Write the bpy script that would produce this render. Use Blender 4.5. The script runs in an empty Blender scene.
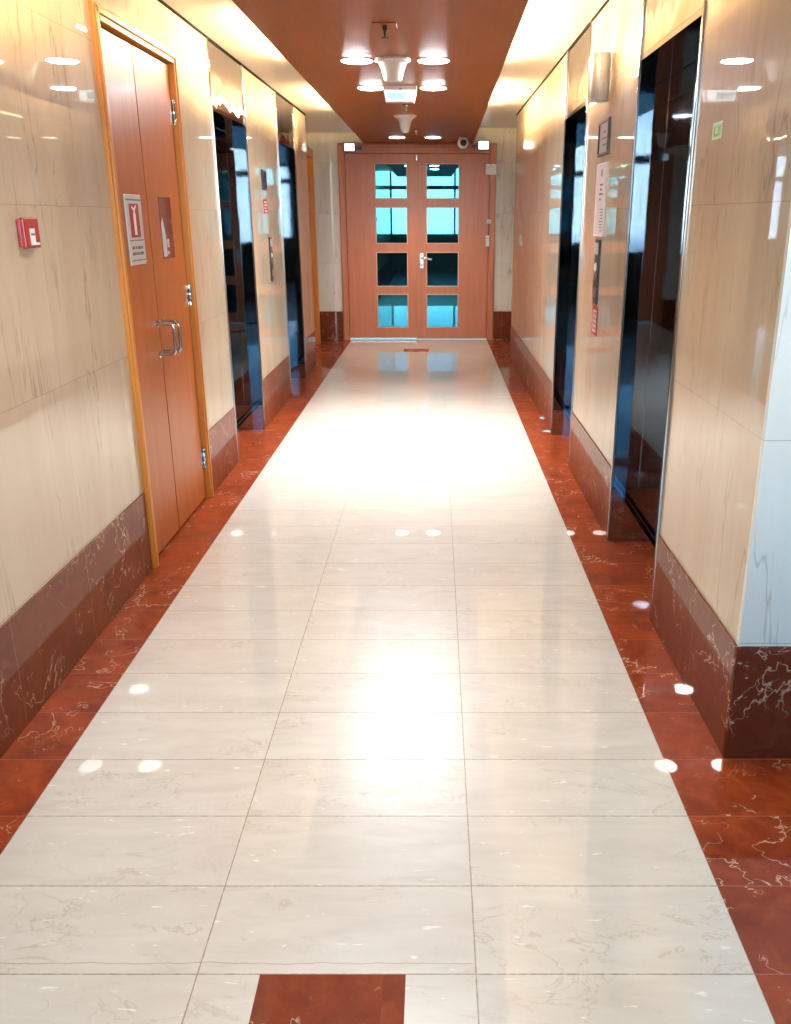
import bpy, bmesh, math, random
from mathutils import Vector, Matrix
random.seed(7)
SC = bpy.context.scene
COL = SC.collection
PI = math.pi

# ------------------------------------------------------------------ mesh helpers
class MB:
    """collects shapes (in world metres) and links them as one mesh object"""
    def __init__(s):
        s.bm = bmesh.new(); s.mi = 0
    def _mark(s, faces):
        for f in faces: f.material_index = s.mi
    def box(s, x0, x1, y0, y1, z0, z1, bev=0.0, seg=2):
        if x0 > x1: x0, x1 = x1, x0
        if y0 > y1: y0, y1 = y1, y0
        if z0 > z1: z0, z1 = z1, z0
        r = bmesh.ops.create_cube(s.bm, size=1.0)
        vs = r['verts']
        bmesh.ops.scale(s.bm, vec=(x1-x0, y1-y0, z1-z0), verts=vs)
        bmesh.ops.translate(s.bm, vec=((x0+x1)/2, (y0+y1)/2, (z0+z1)/2), verts=vs)
        fs = set(f for v in vs for f in v.link_faces)
        s._mark(fs)
        if bev > 0:
            es = list(set(e for v in vs for e in v.link_edges))
            rr = bmesh.ops.bevel(s.bm, geom=es, offset=bev, segments=seg, affect='EDGES', profile=.5)
            s._mark(rr['faces'])
        return s
    def lathe(s, prof, c, axis='Z', n=40):
        """prof: list of (radius, height along axis)"""
        rings = []
        for r, h in prof:
            ring = []
            for i in range(n):
                a = 2*PI*i/n
                p = (r*math.cos(a), r*math.sin(a), h)
                if axis == 'Y': p = (p[0], h, p[1])
                if axis == 'X': p = (h, p[0], p[1])
                ring.append(s.bm.verts.new(Vector(p)+Vector(c)))
            rings.append(ring)
        fs = []
        for a, b in zip(rings, rings[1:]):
            for i in range(n):
                fs.append(s.bm.faces.new((a[i], a[(i+1) % n], b[(i+1) % n], b[i])))
        fs.append(s.bm.faces.new(rings[0][::-1])); fs.append(s.bm.faces.new(rings[-1]))
        s._mark(fs)
        return s
    def prism(s, pts, lo, hi, axis='Z'):
        """polygon pts extruded along axis; pts are the two other coordinates in order"""
        def P(p, h):
            if axis == 'Z': return (p[0], p[1], h)
            if axis == 'X': return (h, p[0], p[1])
            return (p[0], h, p[1])
        a = [s.bm.verts.new(P(p, lo)) for p in pts]; b = [s.bm.verts.new(P(p, hi)) for p in pts]
        n = len(pts); fs = [s.bm.faces.new(a[::-1]), s.bm.faces.new(b)]
        for i in range(n): fs.append(s.bm.faces.new((a[i], a[(i+1) % n], b[(i+1) % n], b[i])))
        s._mark(fs)
        return s
    def tube(s, path, r, n=12):
        path = [Vector(p) for p in path]; rings = []
        up = Vector((0.13, 0.31, 1)).normalized()
        for i, p in enumerate(path):
            t = (path[min(i+1, len(path)-1)] - path[max(i-1, 0)]).normalized()
            u = t.cross(up).normalized(); v = t.cross(u).normalized()
            rings.append([s.bm.verts.new(p + r*(math.cos(2*PI*k/n)*u + math.sin(2*PI*k/n)*v)) for k in range(n)])
        fs = []
        for a, b in zip(rings, rings[1:]):
            for k in range(n): fs.append(s.bm.faces.new((a[k], a[(k+1) % n], b[(k+1) % n], b[k])))
        fs.append(s.bm.faces.new(rings[0][::-1])); fs.append(s.bm.faces.new(rings[-1]))
        s._mark(fs)
        return s
    def quad(s, pts):
        f = s.bm.faces.new([s.bm.verts.new(p) for p in pts]); f.material_index = s.mi
        return s
    def build(s, name, mats, parent=None, origin=None, smooth=False):
        bmesh.ops.recalc_face_normals(s.bm, faces=s.bm.faces[:])
        o = Vector(origin) if origin is not None else Vector((0, 0, 0))
        if parent is not None:                       # part: same origin as its thing
            o = world_loc(parent)
        bmesh.ops.translate(s.bm, vec=-o, verts=s.bm.verts[:])
        me = bpy.data.meshes.new(name); s.bm.to_mesh(me); s.bm.free()
        if not isinstance(mats, (list, tuple)): mats = [mats]
        for m in mats: me.materials.append(m)
        if smooth:
            for p in me.polygons: p.use_smooth = True
            me.set_sharp_from_angle(angle=math.radians(38))
        ob = bpy.data.objects.new(name, me); COL.objects.link(ob)
        if parent is not None: ob.parent = parent
        else: ob.location = o
        return ob

def world_loc(o):
    v = Vector(o.location)
    while o.parent is not None:
        o = o.parent; v += Vector(o.location)
    return v

def tag(o, label=None, cat=None, group=None, kind=None):
    if label: o['label'] = label
    if cat: o['category'] = cat
    if group: o['group'] = group
    if kind: o['kind'] = kind
    return o
def thing(name, loc, label, cat, group=None, kind=None):
    o = bpy.data.objects.new(name, None); COL.objects.link(o); o.location = loc
    o.empty_display_size = .1
    return tag(o, label, cat, group, kind)
def copy_tree(o, loc, label=None, parent=None):
    c = o.copy(); COL.objects.link(c)
    if parent is not None: c.parent = parent
    else:
        c.location = loc
        if label: c['label'] = label
    for ch in o.children: copy_tree(ch, None, None, c)
    return c

# ------------------------------------------------------------------ materials
def newmat(name):
    m = bpy.data.materials.new(name); m.use_nodes = True
    nt = m.node_tree; b = nt.nodes['Principled BSDF']
    return m, nt, b
class N:
    """tiny node helper"""
    def __init__(s, nt): s.nt = nt
    def node(s, t, **kw):
        n = s.nt.nodes.new(t)
        for k, v in kw.items(): setattr(n, k, v)
        return n
    def link(s, a, b): s.nt.links.new(a, b)
    def math(s, op, a, b=None, c=None, clamp=False):
        n = s.node('ShaderNodeMath', operation=op, use_clamp=clamp)
        for i, v in enumerate((a, b, c)):
            if v is None: continue
            if isinstance(v, (int, float)): n.inputs[i].default_value = v
            else: s.link(v, n.inputs[i])
        return n.outputs[0]
    def mix(s, f, a, b, mode='MIX'):
        n = s.node('ShaderNodeMix', data_type='RGBA', blend_type=mode)
        n.clamp_factor = True
        for i, v in ((0, f), (6, a), (7, b)):
            if isinstance(v, (int, float)): n.inputs[i].default_value = v
            elif isinstance(v, tuple): n.inputs[i].default_value = (*v, 1) if len(v) == 3 else v
            else: s.link(v, n.inputs[i])
        return n.outputs[2]
    def noise(s, vec, scale, detail=4, rough=.55, dist=0.0):
        n = s.node('ShaderNodeTexNoise'); s.link(vec, n.inputs['Vector'])
        n.inputs['Scale'].default_value = scale; n.inputs['Detail'].default_value = detail
        n.inputs['Roughness'].default_value = rough; n.inputs['Distortion'].default_value = dist
        return n.outputs['Fac']
    def ramp(s, f, lo, hi, a=0.0, b=1.0):
        n = s.node('ShaderNodeMapRange'); n.clamp = True
        s.link(f, n.inputs[0])
        for i, v in ((1, lo), (2, hi), (3, a), (4, b)): n.inputs[i].default_value = v
        return n.outputs[0]
    def comb(s, x, y, z):
        n = s.node('ShaderNodeCombineXYZ')
        for i, v in enumerate((x, y, z)):
            if isinstance(v, (int, float)): n.inputs[i].default_value = v
            else: s.link(v, n.inputs[i])
        return n.outputs[0]
    def coords(s):
        tc = s.node('ShaderNodeTexCoord'); sp = s.node('ShaderNodeSeparateXYZ')
        s.link(tc.outputs['Object'], sp.inputs[0])
        return tc.outputs['Object'], sp.outputs[0], sp.outputs[1], sp.outputs[2]
    def white(s, vec):
        n = s.node('ShaderNodeTexWhiteNoise', noise_dimensions='3D'); s.link(vec, n.inputs['Vector'])
        return n.outputs['Value'], n.outputs['Color']
    def vein(s, vec, scale, width, detail=6, dist=.6):
        f = s.noise(vec, scale, detail, .6, dist)
        d = s.math('ABSOLUTE', s.math('SUBTRACT', f, .5))
        return s.ramp(d, 0.0, width, 1.0, 0.0)

def simple(name, col, rough=.5, metal=0.0, spec=.5, coat=0.0, coat_r=.03, emit=None, es=0.0, ior=1.5, anis=None):
    m, nt, b = newmat(name)
    b.inputs['Base Color'].default_value = (*col, 1)
    b.inputs['Roughness'].default_value = rough; b.inputs['Metallic'].default_value = metal
    b.inputs['Specular IOR Level'].default_value = spec; b.inputs['IOR'].default_value = ior
    b.inputs['Coat Weight'].default_value = coat; b.inputs['Coat Roughness'].default_value = coat_r
    if emit:
        b.inputs['Emission Color'].default_value = (*emit, 1); b.inputs['Emission Strength'].default_value = es
    # a trace of procedural unevenness
    h = N(nt); o, x, y, z = h.coords()
    f = h.noise(o, 9.0, 3)
    h.link(h.mix(h.ramp(f, .3, .7, 0, .3), col, tuple(v*.9 for v in col)), b.inputs['Base Color'])
    return m

STEP = .2535; ROW0 = 1.413; TW = .583

def finish_stone(h, b, colour, rough, coat, coat_r, spec=.5, cior=1.5):
    h.link(colour, b.inputs['Base Color'])
    b.inputs['Roughness'].default_value = rough
    b.inputs['Specular IOR Level'].default_value = spec
    b.inputs['Coat Weight'].default_value = coat; b.inputs['Coat Roughness'].default_value = coat_r
    b.inputs['Coat IOR'].default_value = cior

def floor_marble():
    m, nt, b = newmat('cream_floor_marble'); h = N(nt); o, x, y, z = h.coords()
    ux = h.math('DIVIDE', h.math('ADD', x, 1.08), TW); uy = h.math('DIVIDE', h.math('SUBTRACT', y, ROW0), STEP)
    ix = h.math('FLOOR', ux); iy = h.math('FLOOR', uy)
    wv, wc = h.white(h.comb(ix, iy, 3.0))
    off = h.node('ShaderNodeVectorMath', operation='MULTIPLY_ADD')
    h.link(wc, off.inputs[0]); off.inputs[1].default_value = (7, 7, 7)
    h.link(o, off.inputs[2]); pv = off.outputs[0]
    sp = h.node('ShaderNodeSeparateXYZ'); h.link(pv, sp.inputs[0])
    px, py = sp.outputs[0], sp.outputs[1]
    streak = h.noise(h.comb(h.math('MULTIPLY', px, 2.2), h.math('MULTIPLY', py, 9.0), wv), 1.6, 6, .6, .8)
    cloud = h.noise(pv, 2.6, 4, .55, .4)
    c = h.mix(h.ramp(streak, .34, .68), (.60, .57, .51), (.69, .67, .61))
    c = h.mix(h.math('MULTIPLY', h.ramp(cloud, .4, .85), .25), c, (.50, .45, .37))
    c = h.mix(h.ramp(wv, 0, 1, 0, .22), c, (.73, .71, .65))
    v1 = h.vein(h.comb(h.math('MULTIPLY', px, 1.3), h.math('MULTIPLY', py, 3.2), wv), 2.1, .012, 8, 1.2)
    msk = h.ramp(h.noise(pv, 3.7, 2), .48, .62)
    c = h.mix(h.math('MULTIPLY', h.math('MULTIPLY', v1, msk), .55), c, (.40, .32, .22))
    v2 = h.vein(pv, 7.5, .006, 7, 1.6)
    c = h.mix(h.math('MULTIPLY', h.math('MULTIPLY', v2, h.ramp(h.noise(pv, 5.1, 2), .52, .66)), .5), c, (.36, .30, .22))
    # little white shell dashes
    d = h.noise(h.comb(h.math('MULTIPLY', px, 17), h.math('MULTIPLY', py, 60), wv), 1.0, 2, .5, .5)
    c = h.mix(h.math('MULTIPLY', h.ramp(d, .69, .73), .7), c, (.90, .88, .82))
    # joints
    fx = h.math('FRACT', ux); fy = h.math('FRACT', uy)
    ex = h.math('MULTIPLY', h.math('MINIMUM', fx, h.math('SUBTRACT', 1.0, fx)), TW)
    ey = h.math('MULTIPLY', h.math('MINIMUM', fy, h.math('SUBTRACT', 1.0, fy)), STEP)
    wob = h.ramp(h.noise(o, 60, 2), .3, .7, .0008, .0022)
    j = h.math('LESS_THAN', h.math('MINIMUM', ex, ey), wob)
    c = h.mix(h.math('MULTIPLY', j, .85), c, (.22, .17, .11))
    # a long hairline crack just above the front joint
    cy_ = h.math('ADD', 1.424, h.math('MULTIPLY', h.noise(h.comb(h.math('MULTIPLY', x, 5.0), 0.0, 0.0), 1.0, 9, .72, 0), .034))
    ck = h.math('LESS_THAN', h.math('ABSOLUTE', h.math('SUBTRACT', y, cy_)), .0011)
    ck = h.math('MULTIPLY', ck, h.math('LESS_THAN', x, .08))
    c = h.mix(h.math('MULTIPLY', ck, .6), c, (.25, .20, .14))
    finish_stone(h, b, c, .30, .95, .015, .9, 1.7)
    h.link(h.ramp(j, 0, 1, .8, .0), b.inputs['Coat Weight'])
    return m

def red_marble(name='red_marble', rows=True, tw=.3, vein_amt=1.0):
    m, nt, b = newmat(name); h = N(nt); o, x, y, z = h.coords()
    if rows:
        u = h.math('DIVIDE', h.math('SUBTRACT', y, ROW0), STEP); t = STEP
        u2 = h.math('DIVIDE', h.math('ADD', x, 1.275), .5833)
    else:
        u = h.math('DIVIDE', h.math('ADD', h.math('ADD', x, y), .08), TW); t = TW
        u2 = h.math('MULTIPLY', z, 0.0)
    i = h.math('FLOOR', u); i2 = h.math('FLOOR', u2)
    wv, wc = h.white(h.comb(i, i2, 5.0))
    off = h.node('ShaderNodeVectorMath', operation='MULTIPLY_ADD')
    h.link(wc, off.inputs[0]); off.inputs[1].default_value = (9, 9, 9); h.link(o, off.inputs[2]); pv = off.outputs[0]
    n1 = h.noise(pv, 5.0, 7, .62, .9); n2 = h.noise(pv, 15.0, 5, .6, .6)
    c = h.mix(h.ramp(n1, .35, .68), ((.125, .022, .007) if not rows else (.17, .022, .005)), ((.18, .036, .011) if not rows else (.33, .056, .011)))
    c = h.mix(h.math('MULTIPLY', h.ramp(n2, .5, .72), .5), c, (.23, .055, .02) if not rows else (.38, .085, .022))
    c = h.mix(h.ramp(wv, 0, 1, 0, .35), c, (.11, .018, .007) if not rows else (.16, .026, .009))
    v = h.vein(pv, 2.6, .006, 5, .35); k = h.ramp(h.noise(pv, 2.9, 3), .46, .60)
    c = h.mix(h.math('MULTIPLY', h.math('MULTIPLY', v, k), .75*vein_amt), c, (.72, .50, .34))
    v = h.vein(pv, 7.0, .008, 4, .4); k = h.ramp(h.noise(pv, 9.3, 3), .56, .64)
    c = h.mix(h.math('MULTIPLY', h.math('MULTIPLY', v, k), .8*vein_amt), c, (.78, .58, .42))
    f = h.math('FRACT', u); e = h.math('MULTIPLY', h.math('MINIMUM', f, h.math('SUBTRACT', 1.0, f)), t)
    j = h.math('LESS_THAN', e, .0012)
    if rows:
        pass
    c = h.mix(h.math('MULTIPLY', j, .55), c, (.40, .20, .13))
    finish_stone(h, b, c, .45, .85 if rows else .55, .02, .12)
    return m

def wall_marble(name, lo, hi, veincol, coat=.9):
    m, nt, b = newmat(name); h = N(nt); o, x, y, z = h.coords()
    hz = h.math('ADD', x, y)
    ux = h.math('DIVIDE', h.math('ADD', hz, .08), TW); uz = h.math('DIVIDE', h.math('SUBTRACT', z, .37), TW)
    ix = h.math('FLOOR', ux); iz = h.math('FLOOR', uz)
    wv, wc = h.white(h.comb(ix, iz, 2.0))
    off = h.node('ShaderNodeVectorMath', operation='MULTIPLY_ADD')
    h.link(wc, off.inputs[0]); off.inputs[1].default_value = (5, 5, 5)
    h.link(h.comb(hz, h.math('MULTIPLY', wv, 8.0), z), off.inputs[2])
    sp = h.node('ShaderNodeSeparateXYZ'); h.link(off.outputs[0], sp.inputs[0])
    q = h.comb(h.math('MULTIPLY', sp.outputs[0], 4.0), sp.outputs[1], h.math('MULTIPLY', sp.outputs[2], .45))
    st = h.noise(q, 1.5, 3, .5, .5)
    c = h.mix(h.ramp(st, .25, .75), lo, hi)
    c = h.mix(h.ramp(wv, 0, 1, 0, .3), c, hi)
    v = h.vein(q, 1.3, .010, 5, .5); k = h.ramp(h.noise(o, 2.6, 2), .45, .62)
    c = h.mix(h.math('MULTIPLY', h.math('MULTIPLY', v, k), .75), c, veincol)
    v = h.vein(h.comb(h.math('MULTIPLY', sp.outputs[0], 9), sp.outputs[1], h.math('MULTIPLY', sp.outputs[2], 2.2)), 1.2, .006, 7, 1.2)
    c = h.mix(h.math('MULTIPLY', h.math('MULTIPLY', v, k), .15), c, veincol)
    fx = h.math('FRACT', ux); fz = h.math('FRACT', uz)
    e = h.math('MULTIPLY', h.math('MINIMUM', fx, h.math('SUBTRACT', 1.0, fx)), TW)
    e2 = h.math('MULTIPLY', h.math('MINIMUM', fz, h.math('SUBTRACT', 1.0, fz)), TW)
    j = h.math('LESS_THAN', h.math('MINIMUM', h.math('MULTIPLY', e, 1.7), e2), .0013)
    c = h.mix(h.math('MULTIPLY', j, .6), c, (.30, .22, .14))
    finish_stone(h, b, c, .45, coat, .012, .15, 1.8)
    return m

def wood(name, a, bcol, rough=.34, coat=.04, grain_axis='Z', coat_r=.12):
    m, nt, b = newmat(name); h = N(nt); o, x, y, z = h.coords()
    s = {'Z': (14, 14, .8), 'Y': (14, .8, 14)}[grain_axis]
    q = h.comb(h.math('MULTIPLY', x, s[0]), h.math('MULTIPLY', y, s[1]), h.math('MULTIPLY', z, s[2]))
    f = h.noise(q, 1.6, 6, .6, .5); g = h.noise(q, 7.0, 3, .5, .2)
    c = h.mix(h.ramp(f, .3, .7), a, bcol)
    c = h.mix(h.math('MULTIPLY', h.ramp(g, .5, .75), .25), c, tuple(v*.75 for v in a))
    finish_stone(h, b, c, rough, coat, coat_r, .3)
    return m

def panel_ceiling():
    m, nt, b = newmat('copper_brown_ceiling_panel'); h = N(nt); o, x, y, z = h.coords()
    f = h.noise(h.comb(h.math('MULTIPLY', x, 18), y, z), 1.5, 4, .6, .3)
    c = h.mix(h.ramp(f, .3, .7), (.265, .066, .005), (.32, .084, .008))
    u = h.math('DIVIDE', h.math('ADD', y, .35), 1.21); fr = h.math('FRACT', u)
    e = h.math('MULTIPLY', h.math('MINIMUM', fr, h.math('SUBTRACT', 1.0, fr)), 1.21)
    c = h.mix(h.math('MULTIPLY', h.math('LESS_THAN', e, .002), .6), c, (.10, .03, .01))
    finish_stone(h, b, c, .36, .0, .10, .35)
    return m

def steel_wavy(name, col, rough, amp):
    m, nt, b = newmat(name); h = N(nt); o, x, y, z = h.coords()
    b.inputs['Base Color'].default_value = (*col, 1); b.inputs['Metallic'].default_value = 1.0
    b.inputs['Roughness'].default_value = rough
    f = h.noise(o, 5.5, 1, .4)
    bp = h.node('ShaderNodeBump'); bp.inputs['Strength'].default_value = amp; bp.inputs['Distance'].default_value = .01
    h.link(f, bp.inputs['Height']); h.link(bp.outputs[0], b.inputs['Normal'])
    return m

def clear_glass(name, tint):
    m = bpy.data.materials.new(name); m.use_nodes = True; nt = m.node_tree
    nt.nodes.remove(nt.nodes['Principled BSDF']); h = N(nt)
    t = h.node('ShaderNodeBsdfTransparent'); t.inputs[0].default_value = (*tint, 1)
    g = h.node('ShaderNodeBsdfGlossy'); g.inputs['Roughness'].default_value = .01
    fr = h.node('ShaderNodeFresnel'); fr.inputs[0].default_value = 1.45
    mx = h.node('ShaderNodeMixShader'); h.link(fr.outputs[0], mx.inputs[0]); h.link(t.outputs[0], mx.inputs[1]); h.link(g.outputs[0], mx.inputs[2])
    h.link(mx.outputs[0], nt.nodes['Material Output'].inputs[0])
    return m

M = {}
M['floor'] = floor_marble()
M['red'] = red_marble('red_border_marble', True)
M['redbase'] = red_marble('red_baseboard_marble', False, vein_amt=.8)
M['wall'] = wall_marble('cream_wall_marble', (.48, .37, .25), (.575, .475, .35), (.30, .20, .11))
M['endwall'] = wall_marble('pale_wall_marble', (.60, .57, .50), (.72, .70, .63), (.36, .30, .22), .12)
M['pillar'] = wall_marble('white_pillar_marble', (.66, .66, .62), (.76, .76, .73), (.45, .42, .38), .4)
M['white'] = simple('white_ceiling_paint', (.80, .76, .70), .35, coat=.3, coat_r=.15)
M['panel'] = panel_ceiling()
M['door'] = wood('orange_door_veneer', (.37, .098, .022), (.43, .128, .030))
M['frame'] = wood('orange_frame_wood', (.54, .185, .030), (.64, .245, .045))
M['enddoor'] = wood('end_door_veneer', (.47, .150, .066), (.53, .182, .082))
M['bead'] = simple('pale_glazing_bead', (.62, .42, .30), .4)
M['black'] = steel_wavy('black_mirror_steel', (.40, .44, .48), .02, .02)
M['blackdoor'] = steel_wavy('black_mirror_door', (.34, .385, .43), .02, .03)
M['steel'] = steel_wavy('mirror_steel_transom', (.80, .76, .70), .05, .38)
M['chrome'] = simple('chrome', (.48, .48, .48), .14, 1.0)
M['dark'] = simple('gap_shade_black', (.003, .002, .002), .9, spec=.05)  # near-black colour stands in for shade in gaps and behind doors
M['glass'] = simple('dark_teal_door_glass', (.002, .005, .008), .015, spec=.5, ior=2.2)
M['glass'].node_tree.nodes['Principled BSDF'].inputs['Specular Tint'].default_value = (.16, .76, .92, 1)
M['plastic'] = simple('white_plastic', (.80, .79, .76), .35)
M['grey'] = simple('grey_plastic', (.42, .42, .43), .4)
M['black_plastic'] = simple('black_plastic', (.015, .016, .020), .3)
M['navy'] = simple('dark_navy_plastic', (.012, .014, .06), .35)
M['red_plastic'] = simple('red_plastic', (.40, .008, .012), .35, coat=.3)
M['sign_red'] = simple('sign_red', (.34, .012, .014), .4)
M['sign_grey'] = simple('sign_silver_plate', (.60, .58, .56), .35, .3)
M['sign_white'] = simple('sign_white', (.84, .82, .80), .4)
M['ink'] = simple('grey_print', (.16, .15, .16), .6)
M['paper'] = simple('notice_paper', (.80, .72, .72), .35, coat=.5)
M['paper_grey'] = simple('grey_notice_paper', (.46, .42, .42), .3, coat=.5)
M['frame_dark'] = simple('dark_brown_frame', (.028, .012, .008), .35)
M['green'] = simple('green_sign', (.10, .42, .10), .4)
M['green_pale'] = simple('pale_green_border', (.62, .80, .45), .4)
M['maroon'] = simple('maroon_glossy_plate', (.22, .035, .020), .15, coat=.8)
M['sconce'] = simple('white_sconce_enamel', (.40, .40, .41), .35, coat=.2)
M['lamp'] = simple('lit_downlight_lens', (.9, .9, .9), .4, emit=(.96, .97, 1.0), es=260.0)
M['lamp_far'] = simple('lit_far_downlight_lens', (.9, .9, .9), .4, emit=(1.0, .93, .82), es=26.0)
M['lit'] = simple('lit_sign_face', (.9, .9, .9), .4, emit=(.90, .97, 1.0), es=2.2)
M['litcyan'] = simple('lit_cyan_print', (.4, .7, .75), .4, emit=(.40, .86, .98), es=.95)
M['tube'] = simple('lit_cove_tube', (.9, .9, .9), .4, emit=(1.0, .70, .35), es=800.0)
M['winframe'] = simple('dark_window_aluminium', (.05, .055, .06), .35, .6)
M['winglass'] = clear_glass('clear_window_glass', (.90, .96, 1.0))
M['lobbywall'] = simple('dim_lobby_wall', (.45, .40, .34), .5)
M['cover'] = simple('scuffed_steel', (.45, .44, .42), .3, 1.0)

# ------------------------------------------------------------------ key dimensions (metres; y runs down the corridor, eye height 1.5)
LX, RX, EY = -1.275, .85, 11.32
LTOP, RTOP, PZ = 2.455, 2.51, 2.340
BH = .362
LOBY0, LOBX1, LOBZ = -4.0, 5.2, 3.3
PILY = 2.187
LEFT_LIFTS = [(5.44, 6.35, 2.08), (7.63, 8.53, 2.08)]
RIGHT_LIFTS = [(3.10, 3.99, 2.11), (5.30, 6.18, 2.10)]
LEND, REND = 9.33, 9.87          # where the side walls step back
LREC, RREC = -1.52, 1.06
WT = .20

# ------------------------------------------------------------------ floor
def ty(k): return ROW0 + STEP*k
b = MB()
SX0, SX1 = -1.08, .669
insets = [(-.366, -.061, ty(-1), ty(0)), (-.37, -.075, ty(35), ty(36))]
b.mi = 0
ys = [LOBY0, insets[0][2], insets[0][3], insets[1][2], insets[1][3], EY+.05]
for i in range(5):
    y0, y1 = ys[i], ys[i+1]
    ins = [q for q in insets if abs(q[2]-y0) < 1e-6]
    if ins:
        q = ins[0]
        for x0, x1, mi in ((SX0, q[0], 0), (q[0], q[1], 1), (q[1], SX1, 0)):
            b.mi = mi; b.quad([(x0, y0, 0), (x1, y0, 0), (x1, y1, 0), (x0, y1, 0)])
    else:
        b.mi = 0; b.quad([(SX0, y0, 0), (SX1, y0, 0), (SX1, y1, 0), (SX0, y1, 0)])
b.mi = 1
for x0, x1, y0, y1 in ((-1.9, SX0, LOBY0, EY+.05), (SX1, LOBX1, LOBY0, PILY+.02), (SX1, 1.5, PILY+.02, EY+.05)):
    b.quad([(x0, y0, 0), (x1, y0, 0), (x1, y1, 0), (x0, y1, 0)])
b.mi = 2; b.box(-1.95, LOBX1+.05, LOBY0-.05, EY+.1, -.12, -.004)
fl = b.build('floor', [M['floor'], M['red'], M['lobbywall']])
tag(fl, 'polished cream marble floor with red marble borders', 'floor', kind='structure')

# ------------------------------------------------------------------ left wall, right wall, end wall
DL0, DL1, DLT = 3.63, 4.72, 2.258     # service door opening in left wall
b = MB()
segs = [(LOBY0, DL0), (DL1, LEFT_LIFTS[0][0]), (LEFT_LIFTS[0][1], LEFT_LIFTS[1][0]), (LEFT_LIFTS[1][1], LEND)]
for i, (a, c) in enumerate(segs):
    b.box(LX-WT, LX, a+(.002 if i > 1 else 0), c-(.002 if 0 < i < 3 else 0), 0, LTOP)
b.box(LX-WT, LX, DL0, DL1, DLT, LTOP)
for y0, y1, zt in LEFT_LIFTS: b.box(LX-WT, LX-.02, y0-.001, y1+.001, zt+.03, LTOP)
b.mi = 1
b.box(-1.9, LREC, LEND, EY+.02, 0, LTOP)       # stepped-back stretch by the far door
b.mi = 0
b.box(LX-WT, LX, LOBY0, PILY, LTOP, LOBZ)
tag(b.build('wall_left', [M['wall'], M['wall']]), 'long polished cream marble wall with the service door', 'wall', kind='structure')

b = MB()
segs = [(PILY+.02, RIGHT_LIFTS[0][0]), (RIGHT_LIFTS[0][1], RIGHT_LIFTS[1][0]), (RIGHT_LIFTS[1][1], REND)]
for i, (a, c) in enumerate(segs): b.box(RX, RX+WT, a+(.002 if i else 0), c-(.002 if i < 2 else 0), 0, RTOP)
for y0, y1, zt in RIGHT_LIFTS: b.box(RX+.02, RX+WT, y0-.001, y1+.001, zt+.03, RTOP)
b.box(RREC, 1.5, REND, EY+.02, 0, RTOP)
tag(b.build('wall_right', M['wall']), 'polished cream marble wall with two black lifts and notices', 'wall', kind='structure')

b = MB()
b.box(RX, LOBX1, PILY, PILY+.02, 0, LOBZ)
tag(b.build('wall_pillar_face', M['pillar']), 'pale white marble wall face turning the near right corner', 'wall', kind='structure')

DX0, DX1, DT = -1.172, .742, 2.338
b = MB()
b.box(-1.9, DX0, EY, EY+.2, 0, 2.6); b.box(DX1, 1.5, EY, EY+.2, 0, 2.6); b.box(DX0, DX1, EY, EY+.2, DT, 2.6)
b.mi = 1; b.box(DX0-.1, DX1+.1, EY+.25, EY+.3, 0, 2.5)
tag(b.build('wall_end', [M['endwall'], M['dark']]), 'pale marble wall around the double doors', 'wall', kind='structure')

# baseboards
PR = .006
b = MB()
for a, c in [(LOBY0, DL0-.004), (DL1+.004, LEFT_LIFTS[0][0]-.012), (LEFT_LIFTS[0][1]+.012, LEFT_LIFTS[1][0]-.012), (LEFT_LIFTS[1][1]+.012, LEND)]:
    b.box(LX, LX+PR, a, c, 0, BH, .002, 1)
b.box(LREC, LREC+PR, LEND, 9.85, 0, BH, .002, 1)
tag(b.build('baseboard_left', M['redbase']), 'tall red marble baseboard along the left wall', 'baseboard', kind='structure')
b = MB()
for a, c in [(PILY+.004, RIGHT_LIFTS[0][0]-.012), (RIGHT_LIFTS[0][1]+.012, RIGHT_LIFTS[1][0]-.012), (RIGHT_LIFTS[1][1]+.012, REND)]:
    b.box(RX-PR, RX, a, c, 0, BH, .002, 1)
b.box(RREC-PR, RREC, REND, EY-PR, 0, BH, .002, 1)
b.box(RX-PR, LOBX1, PILY-PR, PILY, 0, BH, .002, 1)
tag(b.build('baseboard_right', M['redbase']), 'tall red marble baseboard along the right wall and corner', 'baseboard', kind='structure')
b = MB()
b.box(LREC+PR, DX0-.004, EY-PR, EY, 0, BH, .002, 1); b.box(DX1+.004, RREC-PR, EY-PR, EY, 0, BH, .002, 1)
tag(b.build('baseboard_end', M['redbase']), 'red marble baseboard either side of the double doors', 'baseboard', kind='structure')

# ------------------------------------------------------------------ ceiling
b = MB()
b.box(-1.9, -.2, PILY, EY+.2, LTOP, LTOP+.06)
b.box(-.2, 1.5, PILY, EY+.2, RTOP, RTOP+.06)
b.box(-.21, -.2, PILY, EY+.2, LTOP, RTOP+.05)
b.box(-1.9, LOBX1, PILY-.03, PILY, PZ-.0, LOBZ) if False else None
tag(b.build('ceiling', M['white']), 'white glossy side ceilings either side of the brown panel', 'ceiling', kind='structure')
b = MB()
pl = lambda y: -.833 - .0030*(y-4.0)
pr = lambda y: .384 + .0105*(y-4.0)
b.prism([(pl(PILY), PILY), (pr(PILY), PILY), (pr(EY-.002), EY-.002), (pl(EY-.002), EY-.002)], PZ, PZ+.022)
cpan = b.build('ceiling_panel', M['panel'])
tag(cpan, 'copper brown dropped ceiling panel running down the middle', 'ceiling panel', kind='structure')
# fascia where the corridor ceiling meets the lobby, lobby ceiling
b = MB()
b.box(LX, LOBX1, PILY-.02, PILY-.0005, RTOP+.06, LOBZ)
b.box(LX-.2, LOBX1+.05, LOBY0-.1, PILY+.05, LOBZ, LOBZ+.06)
tag(b.build('ceiling_lobby', M['white']), 'white lobby ceiling and fascia behind the viewpoint', 'ceiling', kind='structure')
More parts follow.
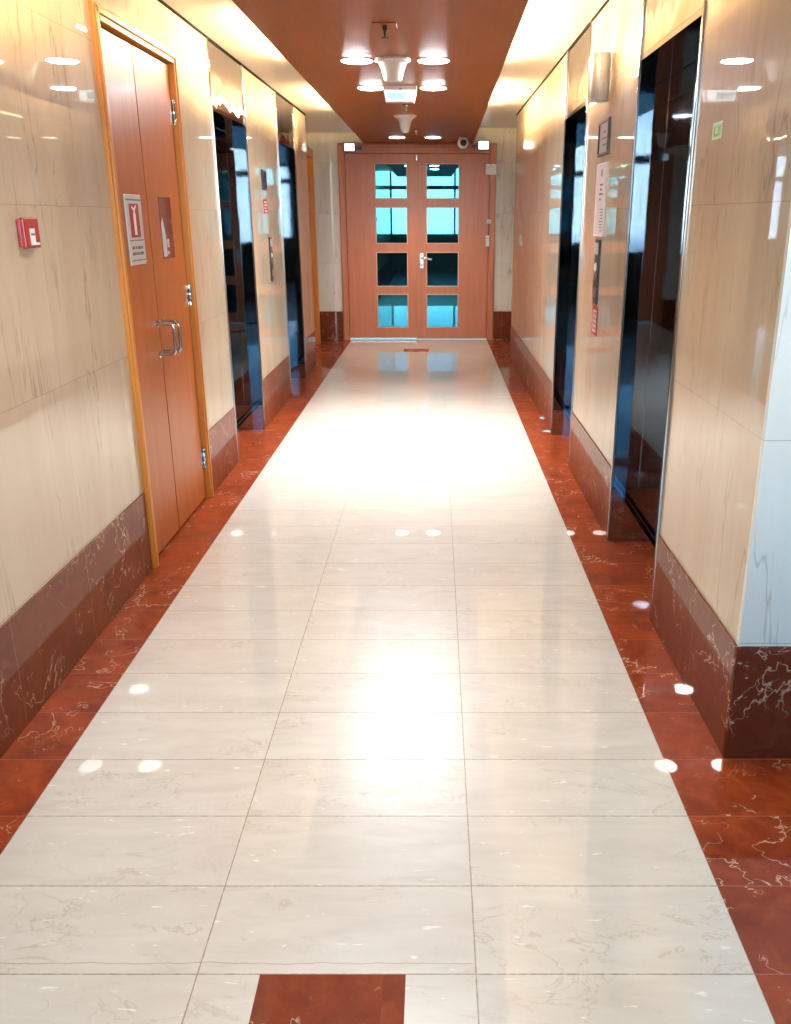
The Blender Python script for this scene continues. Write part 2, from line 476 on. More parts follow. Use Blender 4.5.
# raised black strips painted in for the shadow gap along the wall tops
b = MB(); b.box(LX, LX+.006, PILY, LEND, LTOP-.013, LTOP)
tag(b.build('shade_strip_1', M['dark']), 'black strip painted as the shadow gap at the top of the left wall', 'shade_strip', kind='structure')
b = MB(); b.box(RX-.006, RX, PILY+.02, REND, RTOP-.013, RTOP)
tag(b.build('shade_strip_2', M['dark']), 'black strip painted as the shadow gap at the top of the right wall', 'shade_strip', kind='structure')

# ------------------------------------------------------------------ lobby window wall behind the viewpoint (the daylight)
b = MB()
WZ0, WZ1 = .98, 3.05
b.box(LX, LOBX1, LOBY0-.15, LOBY0, 0, WZ0); b.box(LX, LOBX1, LOBY0-.15, LOBY0, WZ1, LOBZ)
b.box(LOBX1, LOBX1+.1, LOBY0-.15, PILY, 0, LOBZ)
tag(b.build('wall_lobby', M['lobbywall']), 'lobby wall around the window behind the viewpoint', 'wall', kind='structure')
w = thing('window_1', ((LX+LOBX1)/2, LOBY0-.05, WZ0), 'wide lobby window behind the viewpoint, seen mirrored', 'window', kind='structure')
b = MB(); nx = 7
b.box(LX, LOBX1, LOBY0-.11, LOBY0-.03, WZ0, WZ0+.05); b.box(LX, LOBX1, LOBY0-.11, LOBY0-.03, WZ1-.05, WZ1)
b.box(LX, LOBX1, LOBY0-.11, LOBY0-.03, 2.25, 2.36)
for i in range(nx+1):
    xx = LX + (LOBX1-LX)*i/nx
    b.box(xx-.03, xx+.03, LOBY0-.11, LOBY0-.03, WZ0, WZ1)
b.build('window_frame', M['winframe'], w)
b = MB(); b.box(LX, LOBX1, LOBY0-.073, LOBY0-.067, WZ0, WZ1)
b.build('window_pane', M['winglass'], w)

# ------------------------------------------------------------------ lifts
def lift(side, y0, y1, zt, label):
    X = LX if side < 0 else RX; out = side; top = LTOP if side < 0 else RTOP
    D = .25
    t = thing('elevator_entrance', (X, (y0+y1)/2, 0), label, 'elevator', 'black mirrored lift entrances')
    for yy, s in ((y0, 1), (y1, -1)):
        MB().box(X, X+out*D, yy, yy+s*.012, 0, zt).build('jamb', M['black'], t)
    MB().box(X, X+out*D, y0+.012, y1-.012, zt, zt+.02).build('header', M['black'], t)
    MB().box(X, X+out*.015, y0+.012, y1-.012, zt+.021, top-.01).build('transom_panel', M['steel'], t)
    ym = (y0+y1)/2
    for a, c in ((y0+.013, ym-.003), (ym+.003, y1-.013)):
        MB().box(X+out*(D-.022), X+out*D, a, c, .004, zt-.001, .003, 2).build('door_panel', M['blackdoor'], t)
    for yy, s in ((y0, -1), (y1, 1)):
        MB().box(X-out*.008, X-out*.0005, yy-s*.002, yy+s*.014, 0, top-.01, .002, 2).build('edge_trim', M['chrome'], t)
    b = MB()
    b.box(X+out*(D-.050), X+out*(D-.024), y0+.013, y1-.013, .0005, .004)
    b.build('sill', M['blackdoor'], t)
    return t
lift(-1, *LEFT_LIFTS[0], 'black mirrored lift entrance just past the orange service door')
lift(-1, *LEFT_LIFTS[1], 'black mirrored lift entrance on the left wall nearest the double doors')
lift(1, *RIGHT_LIFTS[0], 'tall black mirrored lift entrance beside the red corner base, nearest right')
lift(1, *RIGHT_LIFTS[1], 'narrow looking black lift entrance beyond the sconce and notices')

# ------------------------------------------------------------------ left service door (two leaves)
d = thing('door_2', (LX, (DL0+DL1)/2, 0), 'tall orange double leaf service door with chrome pull handles', 'door', kind='structure')
FX = LX+.016                                  # face of the frame
b = MB()
def jambset(b, y0, y1, w0, w1, zt, hh):
    for (a, c) in ((y0, y0+w0), (y1-w1, y1)):
        b.box(LX-.10, FX, a, c, 0, zt, .003, 2)
        b.box(FX-.004, FX+.008, a+.012, c-.022, 0, zt-.012, .004, 2)
    b.box(LX-.10, FX, y0+w0, y1-w1, zt-hh, zt, .003, 2)
    b.box(FX-.004, FX+.008, y0+.012, y1-.012, zt-hh+.022, zt-.012, .004, 2)
jambset(b, DL0, DL1, .062, .052, DLT, .058)
b.build('door_frame', M['frame'], d)
LF = LX-.012                                   # face of the leaves
ysm = 4.125
leafs = []
for a, c in ((DL0+.070, ysm-.005), (ysm+.005, DL1-.060)):
    lf = MB().box(LX-.052, LF, a, c, .012, DLT-.066, .0012, 1).build('door_leaf', M['door'], d); leafs.append(lf)
MB().box(LX-.11, LX-.060, DL0+.06, DL1-.05, .0, DLT-.06).build('gap_shade_backing', M['dark'], d)  # black sheet puts the shade of the leaf gaps into colour
# silver fire-hose sign on the near leaf
sy0, sy1, sz0, sz1 = 3.815, 4.020, 1.305, 1.590
sg = MB().box(LF, LF+.006, sy0, sy1, sz0, sz1, .002, 2).build('sign_plate', M['sign_grey'], leafs[0]); sg['label'] = 'silver fire hose sign plate with red pictogram'
b = MB()
b.box(LF+.006, LF+.0068, sy0+.008, sy1-.008, sz1-.024, sz1-.018); b.box(LF+.006, LF+.0068, sy0+.008, sy1-.008, sz0+.098, sz0+.102)
b.box(LF+.006, LF+.0068, sy0+.008, sy1-.008, sz0+.016, sz0+.020)
for zc, spec in ((sz0+.070, [(.035, .03), (.075, .022), (.105, .04), (.152, .018)]), (sz0+.046, [(.03, .05), (.088, .03), (.125, .05)])):
    for yo, l in spec: b.box(LF+.006, LF+.0068, sy0+yo, sy0+yo+l, zc-.006, zc+.006)
b.build('sign_print', M['ink'], leafs[0])
b = MB(); b.box(LF+.006, LF+.0072, sy0+.040, sy1-.045, sz0+.112, sz1-.036, .001, 1)
b.build('sign_panel', M['sign_red'], leafs[0])
b = MB()     # white extinguisher-like pictogram: cylinder, neck, nozzle
yc = (sy0+sy1)/2-.003
b.prism([(yc-.016, sz0+.122), (yc+.014, sz0+.122), (yc+.014, sz0+.205), (yc+.006, sz0+.218), (yc-.008, sz0+.218), (yc-.016, sz0+.205)], LF+.0072, LF+.0079, 'X')
b.prism([(yc-.006, sz0+.218), (yc+.004, sz0+.218), (yc+.030, sz0+.238), (yc+.024, sz0+.244), (yc-.004, sz0+.230), (yc-.030, sz0+.240), (yc-.032, sz0+.232)], LF+.0072, LF+.0079, 'X')
b.build('pictogram', M['sign_white'], leafs[0])
# glossy maroon panel on the far leaf
vy0, vy1, vz0, vz1 = 4.290, 4.475, 1.312, 1.590
mp = MB().box(LF, LF+.004, vy0, vy1, vz0, vz1, .001, 1).build('vision_panel', M['maroon'], leafs[1]); mp['label'] = 'glossy maroon panel with pale wedge and marks'
b = MB()
b.prism([(vy0+.004, vz0+.010), (vy0+.060, vz0+.010), (vy0+.060, vz0+.105), (vy0+.028, vz0+.185), (vy0+.004, vz0+.160)], LF+.004, LF+.0047, 'X')
b.box(LF+.004, LF+.0047, vy0+.075, vy0+.105, vz0+.050, vz0+.088)
b.box(LF+.004, LF+.0047, vy0+.072, vy0+.092, vz0+.018, vz0+.034)
b.build('panel_marking', M['sign_grey'], leafs[1])
# D pulls
for lf, yy in ((leafs[0], 4.088), (leafs[1], 4.172)):
    z0, z1 = .893, 1.032; R = .022; st = .078
    path = [(LF-.002, yy, z1), (LF+st-R, yy, z1)]
    path += [(LF+st-R+R*math.sin(a), yy, z1-R+R*math.cos(a)) for a in [PI/12*k for k in range(1, 7)]]
    path += [(LF+st-R+R*math.cos(a), yy, z0+R-R*math.sin(a)) for a in [PI/12*k for k in range(0, 7)]]
    path += [(LF-.002, yy, z0)]
    b = MB(); b.tube(path, .0085, 14)
    for z in (z0, z1): b.lathe([(.017, 0), (.017, .004), (.012, .006)], (LF, yy, z), 'X', 20)
    b.build('pull_handle', M['chrome'], lf, smooth=True)
for zc in (.235, 1.115, 1.985):
    b = MB(); b.lathe([(.007, zc-.056), (.009, zc-.055), (.009, zc-.019), (.0085, zc-.018), (.009, zc-.017), (.009, zc+.017), (.0085, zc+.018), (.009, zc+.055), (.007, zc+.056)], (LF+.008, DL1-.056, 0), 'Z', 16)
    b.box(LF, LF+.003, DL1-.085, DL1-.056, zc-.05, zc+.05)
    b.build('hinge', M['chrome'], d, smooth=True)

# ------------------------------------------------------------------ end double doors
d = thing('door_1', ((DX0+DX1)/2, EY, 0), 'orange wooden double doors with four square panes in each leaf', 'door', kind='structure')
FY = EY-.018
b = MB()
b.box(DX0, DX0+.078, FY, EY+.12, 0, DT, .004, 2); b.box(DX1-.078, DX1, FY, EY+.12, 0, DT, .004, 2)
b.box(DX0+.078, DX1-.078, FY, EY+.12, DT-.112, DT, .004, 2)
b.box(DX0+.010, DX0+.060, FY-.008, FY+.004, 0, DT-.012, .003, 2); b.box(DX1-.060, DX1-.010, FY-.008, FY+.004, 0, DT-.012, .003, 2)
b.box(DX0+.06, DX1-.06, FY-.008, FY+.004, DT-.06, DT-.012, .003, 2)
b.build('door_frame', M['enddoor'], d)
LY = EY+.012
ZB = [(.165, .564), (.675, 1.075), (1.195, 1.605), (1.72, 2.105)]
def leaf(x0, x1, wx0, wx1):
    b = MB(); y0, y1 = LY, LY+.042; zt = DT-.116
    b.box(x0, wx0, y0, y1, .012, zt); b.box(wx1, x1, y0, y1, .012, zt)
    zs = [.012]+[v for p in ZB for v in p]+[zt]
    for i in range(0, len(zs), 2): b.box(wx0, wx1, y0, y1, zs[i], zs[i+1])
    lf = b.build('door_leaf', M['enddoor'], d)
    for z0, z1 in ZB:
        p = MB().box(wx0-.004, wx1+.004, LY+.014, LY+.022, z0-.004, z1+.004).build('glass_pane', M['glass'], lf)
    b = MB(); t = .011
    for z0, z1 in ZB:
        b.box(wx0-t, wx0, LY-.006, LY+.010, z0-t, z1+t, .002, 1); b.box(wx1, wx1+t, LY-.006, LY+.010, z0-t, z1+t, .002, 1)
        b.box(wx0, wx1, LY-.006, LY+.010, z0-t, z0, .002, 1); b.box(wx0, wx1, LY-.006, LY+.010, z1, z1+t, .002, 1)
    b.build('glazing_bead', M['bead'], lf)
    return lf
la = leaf(DX0+.083, -.222, -.725, -.350)
lb = leaf(-.214, DX1-.083, -.098, .286)
MB().box(-.236, -.200, LY-.006, LY-.0005, .012, DT-.118, .002, 1).build('meeting_strip', M['enddoor'], lb)
b = MB(); b.box(-.228, -.212, LY-.012, LY-.006, DT-.19, DT-.125, .003, 2); b.build('flush_bolt', M['chrome'], lb)
b = MB(); b.box(-.192, -.140, LY-.008, LY, .885, 1.075, .006, 2); b.build('lock_plate', M['cover'], lb)
b = MB(); b.tube([(-.166, LY-.006, 1.015), (-.166, LY-.05, 1.015), (-.155, LY-.055, 1.013), (-.05, LY-.055, 1.000)], .010, 12); b.build('lever_handle', M['chrome'], lb, smooth=True)
b = MB(); b.lathe([(.013, -.012), (.013, -.008)], (-.166, LY, .93), 'Y', 16); b.build('key_cylinder', M['chrome'], lb, smooth=True)
MB().box(DX0+.083, -.222, LY-.004, LY, .012, .03).build('bottom_strip', M['cover'], la)

# ------------------------------------------------------------------ far left side door, seen edge-on
d = thing('door_3', (LREC, 10.6, 0), 'narrow orange door seen edge-on in the side recess beside the double doors', 'door', kind='structure')
b = MB()
b.box(LREC, LREC+.092, 10.90, 10.99, 0, 2.25, .004, 2); b.box(LREC, LREC+.092, 9.95, 10.05, 0, 2.25, .004, 2); b.box(LREC, LREC+.092, 10.05, 10.90, 2.15, 2.25, .004, 2)
b.build('door_frame', M['frame'], d)
lf = MB().box(LREC, LREC+.022, 10.055, 10.895, .01, 2.145, .002, 1).build('door_leaf', M['door'], d)
b = MB(); b.tube([(LREC+.02, 10.14, 1.02), (LREC+.06, 10.14, 1.02), (LREC+.062, 10.25, 1.02)], .009); b.build('lever_handle', M['chrome'], lf, smooth=True)

# ------------------------------------------------------------------ things on the left wall
t = thing('fire_call_point', (LX, 2.835, 1.453), 'small red fire alarm break-glass box on the near cream wall', 'fire alarm')
MB().box(LX, LX+.012, 2.788, 2.882, 1.412, 1.494, .002, 2).build('back_box', M['red_plastic'], t)
MB().box(LX+.012, LX+.026, 2.784, 2.886, 1.408, 1.498, .004, 3).build('front_cover', M['red_plastic'], t)
MB().box(LX+.026, LX+.0275, 2.815, 2.850, 1.424, 1.466, .0005, 1).build('break_glass', M['sign_white'], t)
MB().box(LX+.0275, LX+.0282, 2.820, 2.846, 1.446, 1.452).build('printed_arrow', M['ink'], t)
MB().box(LX+.026, LX+.034, 2.815, 2.862, 1.417, 1.424, .001, 1).build('lower_lip', M['sign_white'], t)

def call_panel(X, side, yc, w, z0, z1, label):
    """side: direction into the corridor"""
    t = thing('lift_switch_panel', (X, yc, (z0+z1)/2), label, 'lift button panel', 'lift call panels')
    MB().box(X, X+side*.010, yc-w/2, yc+w/2, z0, z1, .003, 2).build('face_plate', M['black_plastic'], t)
    H = z1-z0
    MB().box(X+side*.010, X+side*.0125, yc-w*.42, yc+w*.42, z1-H*.22, z1-H*.05, .001, 1).build('indicator', M['grey'], t)
    for k, f in enumerate((.42, .56)):
        MB().lathe([(w*.20, 0), (w*.20, .004), (w*.17, .006)] if side > 0 else [(w*.20, 0), (w*.20, -.004), (w*.17, -.006)], (X+side*.010, yc, z1-H*f), 'X', 24).build('call_button', M['sign_white'] if k == 0 else M['cover'], t, smooth=True)
    MB().box(X+side*.010, X+side*.012, yc-w*.35, yc+w*.35, z0+H*.10, z0+H*.26, .001, 1).build('key_plate', M['cover'], t)
    return t
call_panel(LX, 1, 7.02, .085, 1.03, 1.355, 'slim black call panel between the two left wall lifts')
t = thing('fire_sign', (LX, 6.93, 1.575), 'small red fire notice above the call panel on the left wall', 'sign')
MB().box(LX, LX+.004, 6.86, 7.00, 1.525, 1.625, .001, 1).build('notice_plate', M['sign_red'], t)
b = MB()
for k in range(4): b.box(LX+.004, LX+.0046, 6.875, 6.985-.02*(k % 2), 1.538+k*.021, 1.546+k*.021)
b.build('printed_lines', M['sign_white'], t)
t = thing('framed_notice', (LX, 6.9, 1.76), 'dark framed notice above the red sign on the left wall', 'notice')
b = MB(); b.box(LX, LX+.012, 6.83, 6.845, 1.69, 1.83, .002, 1); b.box(LX, LX+.012, 6.975, 6.99, 1.69, 1.83, .002, 1); b.box(LX, LX+.012, 6.845, 6.975, 1.69, 1.705, .002, 1); b.box(LX, LX+.012, 6.845, 6.975, 1.815, 1.83, .002, 1)
b.build('notice_frame', M['frame_dark'], t)
MB().box(LX, LX+.004, 6.845, 6.975, 1.705, 1.815).build('notice_sheet', M['navy'], t)

# ------------------------------------------------------------------ things on the right wall
# sconce
SXc, SYc = .797, 4.65
t = thing('wall_sconce', (RX, SYc, 2.13), 'white cylindrical up-and-down wall light above the framed notice', 'wall light')
b = MB(); b.lathe([(.034, 2.035), (.045, 2.031), (.047, 2.035), (.047, 2.238), (.045, 2.242), (.041, 2.238), (.041, 2.203), (.0, 2.201)], (SXc, SYc, 0), 'Z', 40)
b.build('shade', M['sconce'], t, smooth=True)
b = MB(); b.lathe([(.033, 2.041), (.033, 2.043)], (SXc, SYc, 0), 'Z', 28); b.build('diffuser', M['cover'], t)
b = MB(); b.box(SXc+.044, RX, SYc-.014, SYc+.014, 2.083, 2.163, .003, 2); b.build('bracket', M['plastic'], t)
b = MB(); b.lathe([(.030, 2.205), (.030, 2.209)], (SXc, SYc, 0), 'Z', 24); b.build('lamp', M['lamp_far'], t)
# framed notice
t = thing('framed_notice', (RX, 4.71, 1.875), 'dark framed grey notice below the white sconce', 'notice')
y0, y1, z0, z1 = 4.575, 4.845, 1.792, 1.957
b = MB()
for a in ((y0, y1, z0, z0+.014), (y0, y1, z1-.014, z1), (y0, y0+.02, z0+.014, z1-.014), (y1-.012, y1, z0+.014, z1-.014)): b.box(RX-.014, RX, *a, .002, 1)
b.build('notice_frame', M['frame_dark'], t)
MB().box(RX-.006, RX, y0+.02, y1-.012, z0+.014, z1-.014).build('notice_sheet', M['paper_grey'], t)
b = MB()
for k, (a, c) in enumerate(((.08, .17), (.06, .20), (.09, .16))): b.box(RX-.0066, RX-.006, y0+a, y0+c, z0+.045+.03*k, z0+.055+.03*k)
b.build('printed_lines', M['ink'], t)
# white poster in clear sleeve
t = thing('wall_poster', (RX, 4.715, 1.58), 'tall white printed notice in a clear sleeve under the dark frame', 'notice')
y0, y1, z0, z1 = 4.585, 4.848, 1.405, 1.757
MB().box(RX-.006, RX, y0, y1, z0, z1, .001, 1).build('poster_sheet', M['paper'], t)
b = MB()
for a in ((y0, y1, z1-.008, z1), (y0, y1, z0, z0+.008), (y0, y0+.010, z0+.008, z1-.008), (y1-.010, y1, z0+.008, z1-.008)): b.box(RX-.010, RX-.006, *a, .001, 1)
b.build('sleeve_edge', M['sign_white'], t)
b = MB()
b.lathe([(.020, -.0066), (.020, -.006)], (RX, 4.715, z1-.045), 'X', 20)
for zc, a, c in ((.245, .08, .17), (.222, .10, .16), (.200, .07, .18), (.175, .12, .17)): b.box(RX-.0066, RX-.006, y0+a, y0+c, z0+zc, z0+zc+.010)
for k in range(8): b.box(RX-.0066, RX-.006, y0+.05, y0+.11+.012*((k*5) % 4), z0+.025+k*.015, z0+.030+k*.015)
b.build('printed_lines', M['ink'], t)
call_panel(RX, -1, 4.715, .115, 1.065, 1.388, 'black lift call panel below the white poster')
# red fire notice
t = thing('fire_sign', (RX, 4.70, .98), 'red fire notice with white lattice print below the right call panel', 'sign')
MB().box(RX-.004, RX, 4.63, 4.77, .905, 1.055, .001, 1).build('notice_plate', M['red_plastic'], t)
b = MB()
for k in range(5): b.box(RX-.0046, RX-.004, 4.65, 4.745, .922+k*.026, .930+k*.026)
for k in range(3): b.box(RX-.0046, RX-.004, 4.66+k*.035, 4.668+k*.035, .93, 1.03)
b.build('printed_lines', M['sign_white'], t)
# green sticker on the near wall
t = thing('safety_sign', (RX, 2.845, 1.747), 'small green square sticker on the near right marble', 'sign')
MB().box(RX-.002, RX, 2.800, 2.890, 1.722, 1.770, .0005, 1).build('sticker_border', M['green_pale'], t)
MB().box(RX-.003, RX-.002, 2.815, 2.875, 1.730, 1.762, .0003, 1).build('sticker_face', M['green'], t)
MB().box(RX-.0036, RX-.003, 2.835, 2.858, 1.738, 1.754).build('pictogram', M['green_pale'], t)

# ------------------------------------------------------------------ things on the end wall / door frame
def exit_box(x0, x1, z0, z1, bx0, bx1, bz0, bz1, cyan, label):
    yb = FY-.008
    t = thing('exit_light', ((x0+x1)/2, yb, (z0+z1)/2), label, 'exit light', 'lit boxes over the double doors')
    b = MB(); b.box(x0-.012, x1+.012, yb-.040, yb, z0-.012, z1+.010, .004, 2); b.build('housing', M['navy'], t)
    f = MB().box(x0, x1, yb-.046, yb-.040, z0, z1, .002, 1).build('lit_face', M['lit'], t)
    b = MB(); b.box(bx0, bx1, yb-.030, yb, bz0, bz1, .004, 2); b.build('bracket', M['navy'], t)
    if cyan:
        b = MB(); n = 5
        for k in range(n): b.box(x0+.028+k*.017, x0+.041+k*.017, yb-.0466, yb-.046, z0+.030, z0+.062)
        b.build('printed_mark', M['litcyan'], t)
exit_box(-1.083, -.965, 2.250, 2.330, -.953, -.880, 2.262, 2.300, True, 'lit white box with pale cyan mark on the door frame, above the left door leaf')
exit_box(.520, .642, 2.268, 2.358, .440, .508, 2.285, 2.320, False, 'plain glowing white box on the door frame corner under the camera')
yb = FY-.008
t = thing('keypad_box', (.68, yb, 2.04), 'square white box high on the right jamb of the double doors', 'access box')
MB().box(.612, .745, yb-.035, yb, 1.985, 2.105, .006, 3).build('housing', M['plastic'], t)
MB().lathe([(.006, -.037), (.006, -.035)], (.675, yb, 2.085), 'Y', 14).build('indicator', M['ink'], t)
MB().box(.632, .722, yb-.0365, yb-.035, 2.068, 2.071).build('seam', M['grey'], t)
t = thing('door_button', (.665, yb, 1.45), 'tiny white push button at mid height on the door jamb', 'button')
MB().box(.640, .690, yb-.010, yb, 1.422, 1.472, .003, 2).build('plate', M['plastic'], t)
MB().lathe([(.012, -.014), (.013, -.010)], (.665, yb, 1.447), 'Y', 18).build('push_button', M['grey'], t, smooth=True)
t = thing('card_reader', (.648, yb, 1.22), 'narrow white card reader on the door jamb below the button', 'card reader')
MB().box(.628, .672, yb-.022, yb, 1.155, 1.285, .004, 2).build('housing', M['plastic'], t)
MB().box(.640, .660, yb-.0235, yb-.022, 1.245, 1.258).build('status_light', M['grey'], t)

# ------------------------------------------------------------------ things under the ceiling panel
def downlight(x, y, label, cool):
    t = thing('downlight', (x, y, PZ), label, 'ceiling light', 'recessed downlights in the brown panel')
    return t
lights = [(-.442, 5.48, 'lit round downlight on the left of the white cone'), (-.008, 5.48, 'lit round downlight on the right of the white cone'),
          (-.439, 6.58, 'lit round downlight on the left of the ceiling exit box'), (-.012, 6.58, 'lit round downlight on the right of the ceiling exit box'),
          (-.422, 10.48, 'small lit downlight close to the double doors, over the left leaf'), (-.022, 10.48, 'small lit downlight close to the double doors, over the right leaf')]
src = None
for k, (x, y, lab) in enumerate(lights):
    if k in (0, 4):                                  # the far pair has weaker lamps
        src = t = downlight(x, y, lab, True)
        MB().lathe([(.088, PZ-.001), (.096, PZ-.001), (.097, PZ-.003), (.094, PZ-.0045), (.089, PZ-.0048)], (x, y, 0), 'Z', 40).build('trim_ring', M['plastic'], t, smooth=True)
        MB().lathe([(.088, PZ-.004), (.075, PZ-.0085), (.05, PZ-.0115), (.02, PZ-.0125)], (x, y, 0), 'Z', 40).build('lamp_lens', M['lamp' if k == 0 else 'lamp_far'], t, smooth=True)
    else:
        copy_tree(src, (x, y, PZ), lab)
# white cone with flange
t = thing('ceiling_sensor', (-.237, 5.43, PZ), 'large white inverted cone fixture between the nearer downlights', 'ceiling sensor')
b = MB(); b.lathe([(.100, PZ-.0005), (.102, PZ-.012), (.092, PZ-.018), (.082, PZ-.022)], (-.237, 5.43, 0), 'Z', 40); b.build('flange', M['plastic'], t, smooth=True)
b = MB(); b.lathe([(.080, PZ-.022), (.066, PZ-.055), (.050, PZ-.108), (.045, PZ-.115), (.02, PZ-.117)], (-.237, 5.43, 0), 'Z', 40); b.build('cone', M['plastic'], t, smooth=True)
# exit box
t = thing('ceiling_exit_box', (-.238, 6.48, PZ), 'white tapered box with pale cyan face hanging behind the big cone', 'exit light')
b = MB(); zb = PZ-.100
b.prism([(-.355, PZ-.001), (-.121, PZ-.001), (-.126, PZ-.03), (-.142, zb), (-.334, zb), (-.350, PZ-.03)], 6.48, 6.56, 'Y'); b.build('housing', M['plastic'], t)
b = MB(); b.prism([(-.338, PZ-.03), (-.138, PZ-.03), (-.150, zb+.008), (-.326, zb+.008)], 6.474, 6.48, 'Y'); b.build('lit_face', M['lit'], t)
b = MB(); b.prism([(-.330, PZ-.042), (-.20, PZ-.042), (-.20, zb+.014), (-.320, zb+.014)], 6.4725, 6.474, 'Y'); b.build('cyan_panel', M['litcyan'], t)
b = MB(); b.lathe([(.008, 6.470), (.008, 6.474)], (-.235, 0, PZ-.022), 'Y', 14); b.build('test_button', M['grey'], t)
# bell-shaped detector
t = thing('smoke_detector', (-.262, 8.30, PZ), 'small white bell-shaped detector beyond the ceiling exit box', 'smoke detector')
b = MB(); b.lathe([(.098, PZ-.0005), (.100, PZ-.010), (.080, PZ-.020)], (-.262, 8.30, 0), 'Z', 32); b.build('flange', M['plastic'], t, smooth=True)
b = MB(); b.lathe([(.078, PZ-.020), (.055, PZ-.045), (.045, PZ-.085), (.036, PZ-.125), (.022, PZ-.140), (.008, PZ-.143)], (-.262, 8.30, 0), 'Z', 32); b.build('bell', M['plastic'], t, smooth=True)
# sprinklers
def sprinkler(x, y, lab, plate):
    t = thing('sprinkler', (x, y, PZ), lab, 'sprinkler', 'ceiling sprinklers')
    if plate: MB().box(x-.055, x+.055, y-.055, y+.055, PZ-.004, PZ, .001, 1).build('cover_plate', M['panel'], t)
    else: MB().lathe([(.028, PZ-.0005), (.030, PZ-.005), (.018, PZ-.008)], (x, y, 0), 'Z', 24).build('escutcheon', M['chrome'], t, smooth=True)
    z = PZ-.004
    MB().lathe([(.011, z), (.011, z-.018), (.007, z-.022), (.004, z-.044), (.006, z-.048)], (x, y, 0), 'Z', 16).build('bulb', M['black_plastic'] if plate else M['cover'], t, smooth=True)
    MB().lathe([(.020, z-.050), (.022, z-.052), (.016, z-.054)], (x, y, 0), 'Z', 16).build('deflector', M['black_plastic'] if plate else M['chrome'], t, smooth=True)
sprinkler(-.232, 4.52, 'dark sprinkler on a square plate, nearest on the brown ceiling', True)
sprinkler(-.228, 7.5, 'tiny sprinkler just behind the ceiling exit box', False)
sprinkler(-.19, 9.58, 'tiny sprinkler between the bell-shaped detector and the far downlights', False)
# camera
t = thing('security_camera', (.312, 10.44, PZ), 'white security camera with black lens above the double doors', 'camera')
b = MB(); b.lathe([(.050, PZ-.0005), (.050, PZ-.012), (.035, PZ-.020)], (.312, 10.49, 0), 'Z', 28); b.build('mount', M['plastic'], t, smooth=True)
b = MB(); b.lathe([(.030, 10.53), (.052, 10.50), (.062, 10.45), (.062, 10.40), (.052, 10.365), (.036, 10.355)], (.312, 0, PZ-.062), 'Y', 32); b.build('body', M['plastic'], t, smooth=True)
b = MB(); b.lathe([(.034, 10.356), (.034, 10.350), (.024, 10.344), (.008, 10.341)], (.312, 0, PZ-.068), 'Y', 28); b.build('lens', M['black_plastic'], t, smooth=True)

# cove tubes above the panel edges (they light the side ceilings and wall tops)
def cove(x, z, y0, y1):
    MB().box(x-.014, x+.014, y0, y1, PZ+.0222, z-.0105, .001, 1).build('cove_batten', M['plastic'], cpan)
    MB().lathe([(.009, y0+.02), (.009, y1-.02)], (x, 0, z), 'Y', 14).build('cove_tube', M['tube'], cpan, smooth=True)
for y0, y1 in ((2.3, 3.1), (4.8, 6.1), (7.4, 8.8)): cove(-.795, PZ+.047, y0, y1)
for y0, y1 in ((3.2, 4.2), (4.9, 6.5), (7.6, 8.9)): cove(pr((y0+y1)/2)-.045, PZ+.047, y0, y1)

# ------------------------------------------------------------------ lights
def spot(x, y, z, e, ang, blend, col, r=.08):
    l = bpy.data.lights.new('downlight_and_fill_beam', 'SPOT'); l.energy = e; l.spot_size = ang; l.spot_blend = blend; l.color = col; l.shadow_soft_size = r
    o = bpy.data.objects.new('downlight_and_fill_beam', l); COL.objects.link(o); o.location = (x, y, z); return o
for x, y, lab in lights[:4]: spot(x, y, PZ-.03, 215, math.radians(92), 1.0, (1.0, .98, .95))
for x, y, lab in lights[4:]: spot(x, y, PZ-.03, 80, math.radians(110), .8, (1.0, .92, .80))
# two added fill pairs without fixtures, out of view, brightening the near floor
for x in (-.46, -.01):
    for y, z, e in ((1.0, LOBZ-.03, 110), (2.9, PZ-.03, 60)): spot(x, y, z, e, math.radians(120), .8, (1.0, .98, .94))
l = bpy.data.lights.new('sconce_uplight', 'SPOT'); l.energy = 9; l.spot_size = math.radians(120); l.spot_blend = .6; l.color = (1, .82, .55); l.shadow_soft_size = .03
o = bpy.data.objects.new('sconce_uplight', l); COL.objects.link(o); o.location = (SXc, SYc, 2.225); o.rotation_euler = (PI, 0, 0)

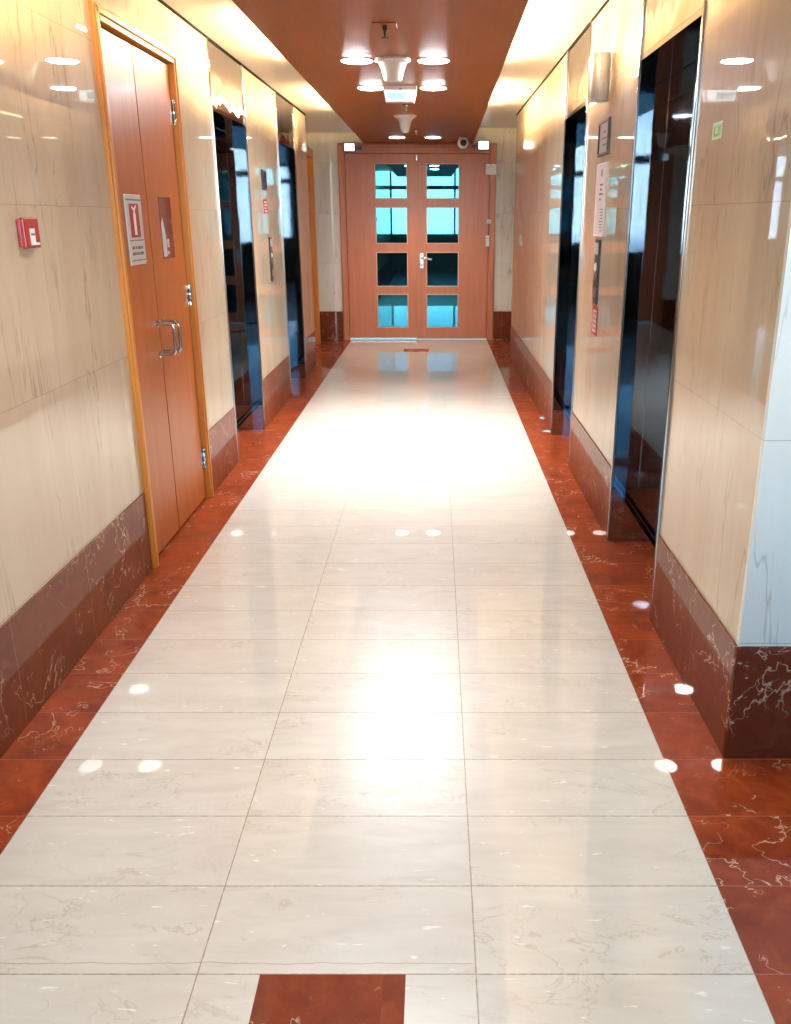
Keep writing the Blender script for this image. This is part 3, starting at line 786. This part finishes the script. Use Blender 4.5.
# daylight: sky outside the lobby window
wd = bpy.data.worlds.new('sky'); SC.world = wd; wd.use_nodes = True
h = N(wd.node_tree); bg = wd.node_tree.nodes['Background']
tc = h.node('ShaderNodeTexCoord'); sp = h.node('ShaderNodeSeparateXYZ'); h.link(tc.outputs['Generated'], sp.inputs[0])
r = h.node('ShaderNodeValToRGB'); h.link(h.ramp(sp.outputs[2], -.3, .5), r.inputs[0])
els = r.color_ramp.elements
els[0].position = 0; els[0].color = (.10, .20, .26, 1)
els[1].position = 1; els[1].color = (.12, .42, .85, 1)
for p, c in ((.33, (.16, .34, .42, 1)), (.36, (3.5, 3.55, 3.5, 1)), (.46, (3.5, 3.55, 3.6, 1)), (.54, (.30, .75, 1.0, 1))):
    e = els.new(p); e.color = c
h.link(r.outputs[0], bg.inputs[0]); bg.inputs[1].default_value = 8.0
pl_ = bpy.data.lights.new('window_portal', 'AREA'); pl_.shape = 'RECTANGLE'; pl_.size = LOBX1-LX; pl_.size_y = WZ1-WZ0
pl_.cycles.is_portal = True
o = bpy.data.objects.new('window_portal', pl_); COL.objects.link(o); o.location = ((LX+LOBX1)/2, LOBY0-.13, (WZ0+WZ1)/2); o.rotation_euler = (PI/2, 0, 0)

# ------------------------------------------------------------------ camera
F, CX, VY = 870.0, 435.0, 217.0
W_, H_ = 791, 1024
cam = bpy.data.cameras.new('camera'); cam.sensor_fit = 'VERTICAL'; cam.sensor_height = 24.0
cam.lens = F/H_*24.0; cam.shift_x = -(CX-W_/2)/H_; cam.clip_start = .05
co = bpy.data.objects.new('camera', cam); COL.objects.link(co); co.location = (0, 0, 1.5)
co.rotation_euler = (PI/2 - math.atan((H_/2-VY)/F), 0, 0)
SC.camera = co

SC.view_settings.view_transform = 'Standard'; SC.view_settings.look = 'None'
SC.view_settings.gamma = 1.0; SC.view_settings.use_curve_mapping = False
SC.view_settings.exposure = -0.15
cy = SC.cycles
cy.max_bounces = 12; cy.glossy_bounces = 8; cy.diffuse_bounces = 6; cy.transparent_max_bounces = 8
cy.caustics_reflective = False; cy.caustics_refractive = False
cy.sample_clamp_indirect = 8.0; cy.blur_glossy = .3
cy.use_denoising = True
